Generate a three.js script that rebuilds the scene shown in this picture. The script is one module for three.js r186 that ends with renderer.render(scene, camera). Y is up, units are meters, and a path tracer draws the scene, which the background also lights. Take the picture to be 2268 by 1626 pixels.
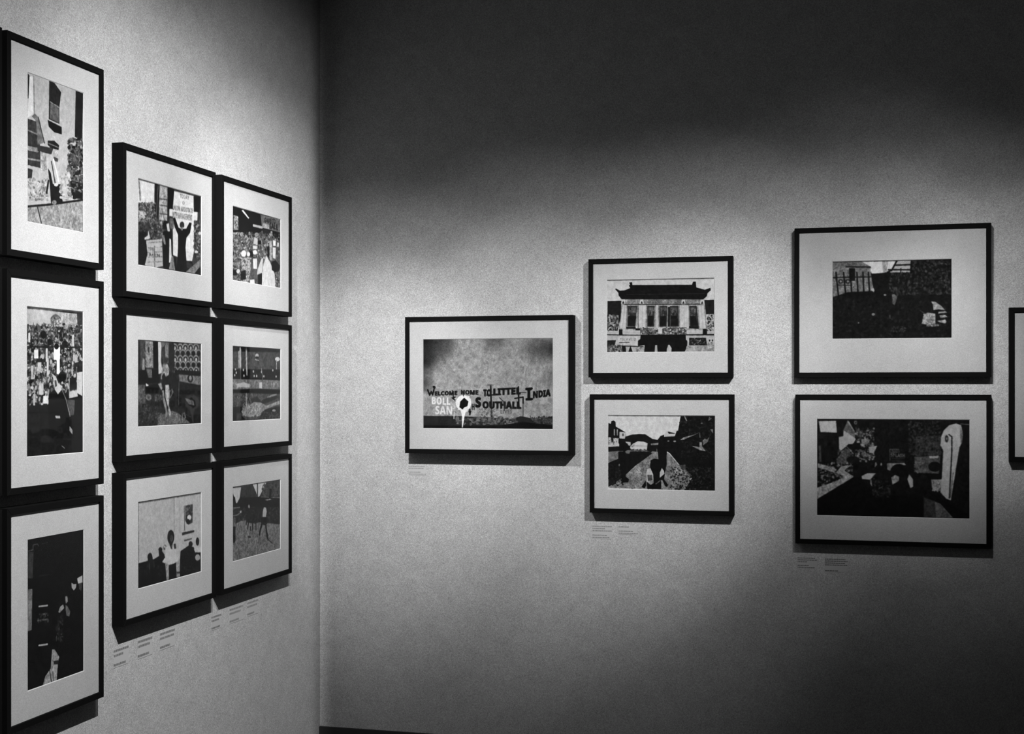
import * as THREE from 'three';
import { mergeGeometries } from 'three/addons/utils/BufferGeometryUtils.js';

// ---------------------------------------------------------------- camera, lights, exposure
const W = 2268, H = 1626, FOCAL = 2998;                      // picture size and focal length, in pixels
const scene = new THREE.Scene();
scene.background = new THREE.Color(0x000000);
const camera = new THREE.PerspectiveCamera(2 * Math.atan(H / 2 / FOCAL) * 180 / Math.PI, W / H, 0.05, 60);
camera.position.set(2.266, 1.58, 5.38);
camera.rotation.y = THREE.MathUtils.degToRad(14.77);
camera.setViewOffset(W, H, 0, -45, W, H);                    // a raised lens: upright walls stay upright
const renderer = new THREE.WebGLRenderer({ antialias: true });
renderer.toneMapping = THREE.LinearToneMapping;
renderer.toneMappingExposure = 1.0;
renderer.shadowMap.enabled = true;
renderer.shadowMap.type = THREE.PCFSoftShadowMap;

// ceiling track spotlights: position of the lens, where it points, candela, half angle of the beam (degrees)
const SPOTS = [
  { at: [0.25, 3.02, 1.9], to: [1.01, 1.65, 0], cd: 12.6, angle: 16.1, label: 'black track spotlight nearest the corner, turned to its right' },
  { at: [0.47, 3.02, 1.9], to: [0.26, 1.44, 0], cd: 27.1, angle: 16.7, label: 'second black track spotlight from the corner, turned slightly left' },
  { at: [2.04, 3.02, 1.9], to: [2.84, 1.8, 0], cd: 8.8, angle: 14.2, label: 'third black track spotlight from the corner, turned to its right' },
  { at: [2.26, 3.02, 1.9], to: [2.4, 1.61, 0], cd: 14.2, angle: 13, label: 'fourth black track spotlight from the corner, aimed at the stacked large frames' },
  { at: [2.65, 3.02, 1.9], to: [1.43, 1.53, 0], cd: 30.9, angle: 16.6, label: 'fifth black track spotlight from the corner, turned left to the middle frames' },
  { at: [2.92, 3.02, 1.9], to: [2.2, 1.95, 0], cd: 5.4, angle: 15.3, label: 'last black track spotlight from the corner, turned slightly left' },
  { at: [1.48, 3.08, 2.98], to: [0, 0.6, 1.98], cd: 36.4, angle: 37, door: true, label: 'black spotlight with a barn door, nearest the viewer, aimed low at the left wall' },
  { at: [1.48, 3.08, 2.53], to: [0, 1.9, 1.23], cd: 20.2, angle: 27.8, door: true, label: 'black spotlight with a barn door, second from the viewer, aimed at the left wall' },
  { at: [1.48, 3.08, 2.28], to: [0, 1.85, 0.18], cd: 29.5, angle: 19.9, door: true, label: 'black spotlight with a barn door, farthest from the viewer, aimed towards the corner' },
];

// ---------------------------------------------------------------- helpers
function rng(seed) { let s = seed | 0; return () => { s = (s + 0x6d2b79f5) | 0; let t = Math.imul(s ^ (s >>> 15), 1 | s); t = (t + Math.imul(t ^ (t >>> 7), 61 | t)) ^ t; return ((t ^ (t >>> 14)) >>> 0) / 4294967296; }; }
const taken = {};
function numbered(name) { const n = taken[name] = (taken[name] ?? -1) + 1; return n ? name + '_' + String(n).padStart(3, '0') : name; }
function mesh(name, geometry, material, parent) {
  const m = new THREE.Mesh(geometry, material);
  m.name = parent === scene ? numbered(name) : name;
  m.castShadow = m.receiveShadow = true;
  parent.add(m);
  return m;
}
function thing(name, label, category, group) {
  const g = new THREE.Group();
  g.name = numbered(name);
  g.userData = { label, category };
  if (group) g.userData.group = group;
  scene.add(g);
  return g;
}
function box(x0, x1, y0, y1, z0, z1) {                       // a box between planes, with uv in metres
  const g = new THREE.BoxGeometry(x1 - x0, y1 - y0, z1 - z0);
  g.translate((x0 + x1) / 2, (y0 + y1) / 2, (z0 + z1) / 2);
  const p = g.attributes.position, n = g.attributes.normal, uv = g.attributes.uv;
  for (let i = 0; i < p.count; i++) {
    const ax = Math.abs(n.getX(i)), ay = Math.abs(n.getY(i));
    if (ax > 0.5) uv.setXY(i, p.getZ(i), p.getY(i)); else if (ay > 0.5) uv.setXY(i, p.getX(i), p.getZ(i)); else uv.setXY(i, p.getX(i), p.getY(i));
  }
  return g;
}
function structure(name, geometry, material, label) {
  const m = mesh(name, geometry, material, scene);
  m.userData = { kind: 'structure', label };
  return m;
}
// fine and coarse noise: rolled emulsion paint, floor screed, board
function noiseTexture(seed, size, base, amount, coarse, metres, colour) {
  const r = rng(seed), d = new Uint8Array(size * size * 4), cell = 16, n = size / cell, grid = Array.from({ length: n * n }, () => r() - 0.5);
  for (let y = 0; y < size; y++) for (let x = 0; x < size; x++) {
    const gx = x / cell, gy = y / cell, i = Math.floor(gx), j = Math.floor(gy), fx = gx - i, fy = gy - j, g = (a, b) => grid[(b % n) * n + (a % n)];
    const c = (g(i, j) * (1 - fx) + g(i + 1, j) * fx) * (1 - fy) + (g(i, j + 1) * (1 - fx) + g(i + 1, j + 1) * fx) * fy;
    const v = Math.max(0, Math.min(255, base + (r() + r() - 1) * amount + c * coarse)), k = (y * size + x) * 4;
    d[k] = d[k + 1] = d[k + 2] = v; d[k + 3] = 255;
  }
  const t = new THREE.DataTexture(d, size, size);
  t.wrapS = t.wrapT = THREE.RepeatWrapping;
  t.repeat.set(1 / metres, 1 / metres);
  t.magFilter = THREE.LinearFilter; t.minFilter = THREE.LinearMipmapLinearFilter; t.generateMipmaps = true;
  if (colour) t.colorSpace = THREE.SRGBColorSpace;
  t.needsUpdate = true;
  return t;
}

// ---------------------------------------------------------------- materials
const wallPaint = new THREE.MeshPhysicalMaterial({ name: 'pale_matt_emulsion', specularIntensity: 0.3, map: noiseTexture(11, 512, 149, 32, 8, 1.1, true), bumpMap: noiseTexture(12, 512, 128, 110, 30, 0.9), bumpScale: 0.0006, roughness: 0.92 });
const darkPaint = new THREE.MeshStandardMaterial({ name: 'charcoal_emulsion', map: noiseTexture(13, 256, 44, 10, 8, 0.8, true), roughness: 0.95 });
const ceilingPaint = new THREE.MeshStandardMaterial({ name: 'black_ceiling_paint', map: noiseTexture(14, 256, 20, 8, 6, 0.8, true), roughness: 0.95 });
const floorMat = new THREE.MeshStandardMaterial({ name: 'dark_floor', map: noiseTexture(15, 256, 30, 10, 14, 1.2, true), roughness: 0.7 });
const skirtingMat = new THREE.MeshStandardMaterial({ name: 'black_skirting', color: 0x161616, roughness: 0.7 });
const frameMat = new THREE.MeshPhysicalMaterial({ name: 'black_stained_wood', color: 0x060606, roughness: 0.8, specularIntensity: 0.12, bumpMap: noiseTexture(16, 128, 128, 60, 60, 0.1), bumpScale: 0.0002 });
const matBoard = new THREE.MeshStandardMaterial({ name: 'white_mount_board', map: noiseTexture(17, 512, 143, 16, 4, 0.8, true), roughness: 0.95 });
const bevelMat = new THREE.MeshStandardMaterial({ name: 'mount_board_core', color: 0x969696, roughness: 0.9 });
const boardMat = new THREE.MeshStandardMaterial({ name: 'backing_board', color: 0x6e6a64, roughness: 0.9 });
const glassMat = new THREE.MeshPhysicalMaterial({ name: 'low_reflection_glass', color: 0xffffff, roughness: 0.02, metalness: 0, transmission: 1, thickness: 0, ior: 1.16 });
const lampBlack = new THREE.MeshStandardMaterial({ name: 'black_lamp_enamel', color: 0x0c0c0c, roughness: 0.5 });
const lampLens = new THREE.MeshStandardMaterial({ name: 'lamp_lens', color: 0xffffff, emissive: 0xffffff, emissiveIntensity: 6, roughness: 0.4 });

// ---------------------------------------------------------------- the room
const CEIL = 3.5;
structure('wall_back', box(-0.15, 6.2, 0, CEIL, -0.15, 0), wallPaint, 'pale back wall carrying the larger framed photographs');
structure('wall_left', box(-0.15, 0, 0, CEIL, 0, 8.0), wallPaint, 'brightly lit pale wall on the left hung with a grid of frames');
structure('wall_right', box(6.2, 6.35, 0, CEIL, -0.15, 8.15), darkPaint, 'dark wall on the right of the room');
structure('wall_front', box(-0.15, 6.2, 0, CEIL, 8.0, 8.15), darkPaint, 'dark wall behind the viewer');
structure('floor', box(-0.15, 6.35, -0.12, 0, -0.15, 8.15), floorMat, 'dark gallery floor');
structure('ceiling', box(-0.15, 6.35, CEIL, CEIL + 0.12, -0.15, 8.15), ceilingPaint, 'black gallery ceiling');
structure('baseboard_back', box(0, 6.2, 0, 0.134, 0, 0.012), skirtingMat, 'black skirting along the foot of the back wall');

// ---------------------------------------------------------------- prints: each sheet is drawn in its own coordinates
// A sheet is given by its corners in the drawing's units; everything drawn is straightened onto the sheet.
function homography(q) {                                     // drawing units -> unit square (u right, v down)
  const [[x0, y0], [x1, y1], [x3, y3], [x2, y2]] = q;       // top left, top right, bottom left, bottom right
  const dx1 = x1 - x2, dx2 = x3 - x2, sx = x0 - x1 + x2 - x3, dy1 = y1 - y2, dy2 = y3 - y2, sy = y0 - y1 + y2 - y3, den = dx1 * dy2 - dx2 * dy1;
  const g = (sx * dy2 - dx2 * sy) / den, h = (dx1 * sy - sx * dy1) / den;
  const m = new THREE.Matrix3().set(x1 - x0 + g * x1, x3 - x0 + h * x3, x0, y1 - y0 + g * y1, y3 - y0 + h * y3, y0, g, h, 1).invert();
  return (x, y) => { const v = new THREE.Vector3(x, y, 1).applyMatrix3(m); return [v.x / v.z, v.y / v.z]; };
}
const grey = (g) => { const v = Math.round(Math.max(0, Math.min(255, g))); return `rgb(${v},${v},${v})`; };
function sheet(seed, w, h, quad, draw, blur = 1.2, grain = 16, uneven = 1) {
  const cv = document.createElement('canvas');
  cv.width = w; cv.height = h;
  const c = cv.getContext('2d'), H2 = homography(quad), r = rng(seed);
  const at = (x, y) => { const [u, v] = H2(x, y); return [u * w, v * h]; };
  const path = (p) => { c.beginPath(); for (let i = 0; i < p.length; i += 2) { const [x, y] = at(p[i], p[i + 1]); i ? c.lineTo(x, y) : c.moveTo(x, y); } };
  const unit = Math.hypot(...at(quad[0][0] + 100, quad[0][1]).map((v, i) => v - at(...quad[0])[i])) / 100;
  const pen = {
    c, at, r, unit,
    bg(g) { c.fillStyle = grey(g); c.fillRect(0, 0, w, h); },
    poly(g, ...p) { c.fillStyle = grey(g); path(p); c.closePath(); c.fill(); },
    line(g, wd, ...p) { c.strokeStyle = grey(g); c.lineWidth = wd * unit; c.lineCap = 'round'; c.lineJoin = 'round'; path(p); c.stroke(); },
    oval(g, x, y, rx, ry, turn = 0) { const p = []; for (let i = 0; i < 28; i++) { const a = i / 28 * Math.PI * 2, ex = Math.cos(a) * rx, ey = Math.sin(a) * ry; p.push(x + ex * Math.cos(turn) - ey * Math.sin(turn), y + ex * Math.sin(turn) + ey * Math.cos(turn)); } pen.poly(g, ...p); },
    specks(n, x0, y0, x1, y1, size, lo, hi, tall = 1) { for (let i = 0; i < n * 2.6; i++) pen.oval(lo + (hi - lo) * r(), x0 + (x1 - x0) * r(), y0 + (y1 - y0) * r(), size * (0.15 + 0.6 * r()), size * tall * (0.15 + 0.6 * r()), r() * 0.9 - 0.45); },
    soft(g, alpha, x, y, rad) { const [px, py] = at(x, y), R = rad * unit, gr = c.createRadialGradient(px, py, 0, px, py, R), v = Math.round(g); gr.addColorStop(0, `rgba(${v},${v},${v},${alpha})`); gr.addColorStop(1, `rgba(${v},${v},${v},0)`); c.fillStyle = gr; c.fillRect(0, 0, w, h); },
    text(g, str, tl, tr, bl, heavy = 3, bold = true) {                   // letters stretched into the box tl, tr, bl
      const a = at(...tl), b = at(...tr), d = at(...bl);
      c.save(); c.font = (bold ? 'bold ' : '') + '100px sans-serif'; c.textBaseline = 'alphabetic'; c.fillStyle = grey(g);
      const tw = c.measureText(str).width, th = 72;
      c.setTransform((b[0] - a[0]) / tw, (b[1] - a[1]) / tw, (d[0] - a[0]) / th, (d[1] - a[1]) / th, d[0], d[1]);
      c.strokeStyle = grey(g); c.lineWidth = heavy; c.lineJoin = 'round'; if (heavy) c.strokeText(str, 0, 0);
      c.fillText(str, 0, 0); c.restore();
    },
  };
  draw(pen);
  const src = c.getImageData(0, 0, w, h), s = src.data, d = new Uint8Array(w * h * 4), rad = Math.round(blur), lattice = Array.from({ length: 64 * 64 }, () => r() - 0.5), tmp = new Float32Array(w * h);
  const mottle = (x, y) => { const i = Math.floor(x), j = Math.floor(y), fx = x - i, fy = y - j, g = (a, b) => lattice[(b & 63) * 64 + (a & 63)]; return (g(i, j) * (1 - fx) + g(i + 1, j) * fx) * (1 - fy) + (g(i, j + 1) * (1 - fx) + g(i + 1, j + 1) * fx) * fy; };
  for (let y = 0; y < h; y++) for (let x = 0; x < w; x++) { let v = 0, k = 0; for (let i = -rad; i <= rad; i++) { const xx = Math.min(w - 1, Math.max(0, x + i)); v += s[(y * w + xx) * 4]; k++; } tmp[y * w + x] = v / k; }
  for (let y = 0; y < h; y++) for (let x = 0; x < w; x++) {
    let v = 0, k = 0;
    for (let i = -rad; i <= rad; i++) { const yy = Math.min(h - 1, Math.max(0, y + i)); v += tmp[yy * w + x]; k++; }
    v = v / k;
    v = v * (1 + uneven * (v > 150 ? 0.12 : 0.42) * mottle(x / 11, y / 13) + uneven * (v > 150 ? 0.1 : 0.4) * mottle(x / 4.3 + 40, y / 4.3)) + 9 * mottle(x / 7 + 9, y / 8 + 5);   // uneven tones inside every patch
    v += (r() + r() - 1) * grain * (0.35 + Math.min(1, v / 110));                  // silver grain of the print
    const o = ((h - 1 - y) * w + x) * 4;                                            // first row at the foot
    d[o] = d[o + 1] = d[o + 2] = Math.max(0, Math.min(255, v)); d[o + 3] = 255;
  }
  const t = new THREE.DataTexture(d, w, h);
  t.colorSpace = THREE.SRGBColorSpace; t.magFilter = THREE.LinearFilter; t.minFilter = THREE.LinearMipmapLinearFilter; t.generateMipmaps = true; t.needsUpdate = true;
  return new THREE.MeshPhysicalMaterial({ name: 'photographic_print', color: new THREE.Color().setRGB(0.55, 0.55, 0.55), map: t, roughness: 0.9, specularIntensity: 0.15 });
}
const PR = {};
const SMALL = [480, 318], TALL = [318, 480], WIDE = [576, 386];
PR.c1r1 = sheet(1, ...TALL, [[93, 55], [622, 248], [75, 1457], [598, 1557]], (p) => {
  p.bg(165);
  p.poly(30, 90, 55, 118, 90, 104, 300, 86, 300); p.poly(200, 112, 90, 150, 90, 150, 450, 90, 480);
  p.line(120, 8, 152, 90, 152, 450);
  p.poly(28, 300, 130, 350, 150, 412, 240, 392, 390, 390, 540, 290, 495); p.poly(80, 310, 330, 385, 370, 384, 530, 300, 490); p.line(120, 5, 306, 330, 390, 385);
  p.poly(14, 280, 505, 412, 570, 412, 640, 340, 620, 290, 570);
  p.poly(24, 552, 220, 622, 248, 605, 700, 535, 660);
  p.poly(45, 83, 490, 175, 520, 205, 760, 215, 960, 78, 930); p.line(110, 9, 85, 600, 175, 640); p.line(130, 26, 82, 770, 178, 790); p.line(120, 10, 82, 870, 200, 890);
  p.poly(95, 130, 470, 160, 445, 200, 490, 245, 720, 180, 740, 170, 520); p.line(50, 10, 190, 480, 245, 720);
  p.poly(40, 178, 745, 330, 770, 310, 830, 178, 800);
  p.poly(150, 205, 800, 260, 830, 268, 1000, 205, 980);
  p.specks(140, 470, 680, 612, 1240, 26, 14, 105, 1.3); p.poly(22, 470, 1010, 520, 1100, 600, 1100, 600, 1250, 510, 1240);
  p.specks(30, 480, 1050, 600, 1180, 16, 20, 120);
  p.poly(42, 80, 960, 130, 975, 120, 1060, 78, 1060); p.specks(60, 85, 1060, 270, 1260, 22, 90, 190);
  p.poly(135, 75, 1330, 600, 1262, 600, 1560, 75, 1457); p.line(24, 12, 78, 1320, 290, 1300, 600, 1255); p.line(40, 9, 168, 1312, 205, 1470);
  p.poly(24, 278, 700, 340, 700, 386, 745, 378, 790, 300, 765, 276, 740); p.line(95, 6, 285, 725, 378, 765);
  p.oval(150, 350, 820, 26, 34); p.poly(60, 330, 850, 375, 870, 370, 900, 330, 890);
  p.poly(170, 262, 860, 330, 860, 400, 1060, 380, 1110, 340, 1110, 268, 1000); p.line(60, 12, 310, 900, 340, 1090); p.line(220, 10, 330, 880, 375, 1080);
  p.poly(20, 275, 960, 300, 1000, 320, 1110, 400, 1110, 410, 1290, 300, 1300, 290, 1110); p.line(22, 16, 278, 1080, 260, 1190); p.oval(190, 350, 1115, 20, 16);
  p.specks(40, 390, 1000, 490, 1250, 22, 120, 190); p.oval(110, 330, 1280, 22, 22);
});
PR.c1r2 = sheet(2, ...TALL, [[75, 42], [650, 97], [75, 1587], [650, 1537]], (p) => {
  p.bg(22);
  p.poly(150, 75, 60, 600, 115, 590, 260, 75, 230); p.soft(200, 0.5, 240, 140, 200); p.line(60, 7, 78, 48, 650, 100);
  p.poly(40, 590, 110, 650, 110, 650, 330, 600, 330);
  p.oval(90, 370, 180, 52, 60); p.specks(50, 330, 150, 420, 300, 16, 40, 190);
  p.specks(170, 80, 220, 640, 440, 18, 12, 150, 1.6); p.specks(260, 80, 430, 640, 920, 20, 10, 175, 1.8); p.specks(90, 80, 640, 300, 1050, 20, 10, 190, 1.8);
  p.line(24, 10, 80, 455, 640, 460);
  for (const [x, y, a, b, g] of [[100, 360, 10, 50, 190], [172, 530, 22, 45, 215], [280, 540, 10, 70, 190], [290, 660, 10, 90, 185], [385, 520, 32, 65, 225], [398, 660, 16, 75, 235], [205, 650, 20, 36, 170], [550, 390, 12, 60, 180], [572, 570, 24, 36, 160], [130, 720, 12, 70, 170], [225, 890, 22, 60, 185], [270, 1000, 26, 40, 210], [150, 1000, 10, 60, 170]]) p.poly(g, x - a, y - b, x + a, y - b, x + a, y + b, x - a, y + b);
  for (const [x, y, a] of [[245, 330, 32], [310, 405, 26], [380, 450, 24], [470, 420, 24], [440, 760, 40]]) p.oval(14, x, y, a, a * 1.3);
  p.poly(190, 590, 720, 648, 710, 645, 960, 590, 930); p.poly(26, 515, 775, 585, 770, 585, 890, 515, 905); p.poly(180, 510, 915, 590, 900, 600, 965, 510, 985);
  p.line(150, 7, 512, 740, 512, 980);
  p.poly(20, 75, 1075, 290, 1050, 640, 975, 650, 1540, 75, 1587);
  p.poly(70, 490, 1000, 570, 1000, 560, 1160, 520, 1160);
  p.poly(12, 300, 940, 370, 890, 430, 900, 480, 1000, 530, 1200, 560, 1400, 300, 1400);
  p.poly(185, 335, 730, 375, 760, 400, 830, 440, 860, 430, 900, 395, 945, 365, 900, 350, 800); p.poly(60, 360, 800, 378, 800, 385, 860, 366, 870); p.line(130, 7, 430, 880, 480, 1000, 520, 1170);
  p.poly(160, 365, 1165, 415, 1165, 420, 1192, 375, 1192); p.poly(140, 515, 1270, 545, 1310, 545, 1360, 515, 1320); p.line(120, 6, 435, 1475, 465, 1500);
});
PR.c1r3 = sheet(3, ...TALL, [[70, 160], [603, 63], [92, 1577], [620, 1388]], (p) => {
  p.bg(15); p.specks(120, 80, 100, 610, 1500, 20, 8, 24);
  p.line(70, 7, 80, 262, 125, 250, 125, 205, 165, 195, 180, 215); p.line(50, 6, 210, 195, 260, 180);
  p.poly(48, 80, 270, 130, 270, 125, 520, 78, 520); p.poly(105, 82, 625, 124, 620, 124, 1010, 82, 1020);
  p.line(45, 5, 180, 500, 290, 482);
  for (const [x, y, w, g] of [[230, 782, 40, 165], [240, 858, 22, 80], [225, 915, 45, 75], [235, 1148, 40, 175]]) p.line(g, 10, x - w, y + 4, x + w, y - 6);
  p.specks(20, 180, 850, 280, 940, 12, 20, 70);
  p.poly(160, 495, 560, 520, 575, 545, 570, 540, 610, 520, 635, 500, 610); p.poly(180, 550, 520, 600, 490, 603, 560, 560, 570); p.poly(60, 565, 570, 600, 560, 590, 640, 570, 620);
  p.poly(150, 375, 840, 390, 790, 420, 765, 430, 800, 390, 845); p.poly(120, 437, 690, 460, 690, 465, 740, 445, 760); p.poly(90, 440, 770, 460, 780, 490, 830, 480, 880, 450, 870);
  p.specks(16, 360, 880, 420, 1110, 16, 25, 60, 2);
  p.poly(150, 320, 1190, 345, 1190, 390, 1260, 380, 1310, 368, 1480, 235, 1530, 260, 1440, 310, 1370); p.poly(35, 335, 1300, 380, 1290, 385, 1330, 340, 1330); p.line(60, 9, 300, 1390, 320, 1500); p.line(70, 7, 330, 1400, 340, 1490);
});
PR.c2r1 = sheet(4, ...SMALL, [[78, 75], [1055, 355], [60, 1417], [1042, 1585]], (p) => {
  p.bg(45);
  p.poly(205, 78, 90, 335, 160, 325, 520, 70, 440); p.line(130, 26, 95, 120, 110, 400); p.line(140, 7, 185, 390, 185, 470);
  p.poly(24, 335, 150, 410, 180, 400, 500, 380, 700, 330, 700); p.line(130, 6, 390, 200, 350, 700);
  p.poly(150, 415, 180, 535, 215, 525, 740, 420, 840, 395, 840, 400, 500); for (const y of [390, 490, 620, 730]) p.line(60, 9, 410, y, 525, y + 15); p.line(60, 8, 440, 540, 480, 720);
  p.poly(14, 538, 205, 640, 240, 615, 550, 550, 560, 530, 800);
  p.poly(208, 640, 270, 940, 345, 940, 1200, 905, 1365, 820, 1360, 610, 1270, 612, 560);
  p.poly(16, 945, 345, 1055, 360, 1030, 560, 1030, 600, 945, 600);
  p.poly(208, 560, 545, 1000, 600, 995, 740, 560, 660);
  p.text(120, 'TODAY', [730, 310], [870, 345], [728, 375]); p.text(140, 'O', [762, 425], [802, 435], [760, 475]);
  p.text(95, 'UNION NEGOTIATE', [612, 490], [925, 545], [610, 560]); p.text(95, 'WITH MANAGEMENT', [608, 590], [915, 645], [606, 680]);
  p.specks(220, 75, 450, 340, 760, 22, 20, 150); p.specks(30, 90, 580, 190, 700, 24, 120, 200); p.specks(90, 250, 720, 460, 1010, 20, 14, 130, 1.4);
  p.poly(16, 65, 820, 200, 850, 210, 1250, 170, 1430, 60, 1417); p.specks(60, 70, 760, 200, 900, 20, 14, 80);
  p.poly(190, 165, 1000, 220, 960, 230, 880, 255, 1000, 240, 1020, 170, 1030);
  p.poly(165, 190, 1040, 440, 1015, 450, 1440, 330, 1470, 165, 1430, 210, 1250); p.line(50, 8, 322, 1130, 322, 1460);
  for (let i = 0; i < 5; i++) p.line(110, 6, 215, 1080 + i * 75, 440, 1060 + i * 78);
  p.text(70, 'THE', [225, 1150], [310, 1160], [225, 1195]); p.text(70, 'MEN', [235, 1240], [410, 1255], [235, 1285]);
  p.poly(14, 455, 900, 590, 870, 610, 1280, 540, 1490, 450, 1460); p.oval(16, 500, 800, 45, 70); p.poly(190, 510, 780, 550, 770, 565, 900, 530, 900);
  p.poly(90, 560, 690, 640, 700, 620, 860, 570, 850); p.poly(110, 440, 960, 480, 960, 500, 1110, 470, 1100);
  p.poly(200, 555, 1010, 580, 1020, 590, 1380, 545, 1390); p.poly(120, 590, 1280, 660, 1300, 660, 1510, 540, 1490, 560, 1400);
  p.specks(90, 945, 740, 1040, 1300, 26, 12, 120, 1.4); p.oval(190, 1030, 930, 24, 28); p.oval(190, 975, 1220, 28, 22);
  p.poly(18, 610, 1280, 660, 1290, 660, 1450, 900, 1480, 910, 1370, 820, 1365, 1040, 1480, 1042, 1585, 640, 1515); p.poly(110, 800, 1540, 1030, 1340, 1040, 1440, 940, 1560); p.poly(120, 725, 1450, 742, 1450, 745, 1525, 725, 1520);
  p.poly(14, 615, 690, 650, 690, 700, 840, 740, 860, 820, 860, 870, 760, 905, 770, 880, 920, 820, 1000, 805, 1150, 825, 1520, 660, 1520, 690, 1150, 690, 950, 640, 830);
  p.oval(40, 755, 800, 36, 52); p.poly(110, 735, 830, 775, 835, 760, 890, 740, 880);
}, 2);
PR.c2r2 = sheet(5, ...SMALL, [[62, 70], [1155, 135], [50, 1550], [1138, 1495]], (p) => {
  p.bg(34);
  p.poly(60, 105, 80, 185, 85, 185, 560, 105, 560); p.poly(120, 190, 80, 320, 90, 325, 550, 195, 540); p.specks(40, 190, 90, 320, 540, 22, 70, 170, 1.5); p.poly(45, 230, 190, 260, 190, 262, 290, 230, 280);
  p.poly(130, 140, 370, 175, 400, 175, 590, 135, 580); p.poly(14, 330, 90, 405, 95, 405, 560, 330, 560); p.poly(14, 60, 590, 430, 570, 430, 800, 60, 830);
  p.poly(90, 205, 570, 300, 570, 305, 715, 235, 715); p.poly(215, 195, 810, 240, 840, 245, 870, 200, 860); p.poly(12, 180, 870, 430, 800, 420, 980, 190, 980);
  p.poly(75, 55, 840, 180, 840, 185, 1150, 55, 1180); p.specks(50, 60, 860, 180, 1160, 24, 50, 100); p.oval(90, 240, 1050, 52, 55); p.oval(60, 240, 1050, 26, 28); p.specks(30, 340, 1000, 470, 1120, 24, 30, 100);
  p.poly(185, 410, 95, 470, 100, 460, 450, 490, 620, 415, 660); p.poly(90, 460, 100, 600, 110, 590, 460, 500, 480); p.poly(45, 480, 200, 540, 140, 530, 360, 590, 380, 570, 460, 500, 460); p.poly(110, 530, 160, 580, 160, 580, 360, 535, 340);
  p.specks(60, 600, 140, 740, 560, 24, 26, 80, 1.6);
  p.poly(62, 740, 140, 1155, 140, 1142, 600, 720, 580);
  for (let j = 0; j < 5; j++) for (let i = 0; i < 6; i++) { const x = 700 + i * 92 + (j % 2) * 46, y = 180 + j * 100; if (x > 1120) continue; p.oval(128, x, y, 46, 58); p.oval(30, x, y + 14, 36, 46); p.oval(j % 2 ? 24 : 150, x, y + 26, 18, 36); }
  p.poly(34, 600, 130, 690, 135, 690, 590, 600, 600);
  p.poly(18, 690, 580, 1145, 600, 1142, 690, 690, 660); p.poly(104, 765, 655, 1142, 690, 1140, 845, 770, 775); p.oval(28, 960, 730, 50, 66); p.oval(120, 965, 725, 24, 46);
  p.poly(20, 765, 780, 1140, 845, 1138, 1500, 950, 1495, 760, 1340); p.line(85, 9, 768, 780, 755, 1180); p.poly(95, 860, 1060, 1010, 1110, 1030, 1190, 930, 1170); p.line(70, 6, 840, 1330, 970, 1390);
  p.poly(24, 590, 600, 690, 640, 760, 780, 750, 1300, 620, 1270, 600, 900); p.poly(92, 380, 1400, 640, 1280, 760, 1330, 960, 1495, 390, 1530); p.specks(60, 400, 1320, 880, 1510, 20, 70, 120);
  p.poly(40, 55, 1200, 400, 1200, 380, 1530, 50, 1550); p.specks(60, 60, 1180, 400, 1520, 26, 24, 70);
  p.poly(135, 490, 480, 570, 480, 600, 560, 590, 700, 560, 740, 450, 740, 470, 600); p.specks(24, 480, 500, 580, 720, 16, 60, 190);
  p.poly(24, 470, 690, 510, 630, 540, 700, 600, 660, 580, 760, 480, 790); p.poly(120, 400, 820, 460, 800, 480, 900, 460, 930); p.poly(90, 590, 940, 650, 900, 670, 960, 620, 1060, 595, 1080); p.poly(40, 610, 960, 645, 930, 640, 990, 610, 1040);
  p.poly(26, 480, 760, 590, 740, 590, 900, 480, 930);
  p.poly(128, 470, 930, 510, 930, 530, 1100, 570, 1340, 555, 1390, 525, 1380, 530, 1290, 490, 1130); p.poly(150, 525, 840, 590, 830, 600, 930, 590, 1200, 625, 1320, 605, 1375, 580, 1330, 560, 1180, 530, 1040); p.line(16, 8, 505, 900, 515, 1050, 575, 1250);
}, 2);
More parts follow.
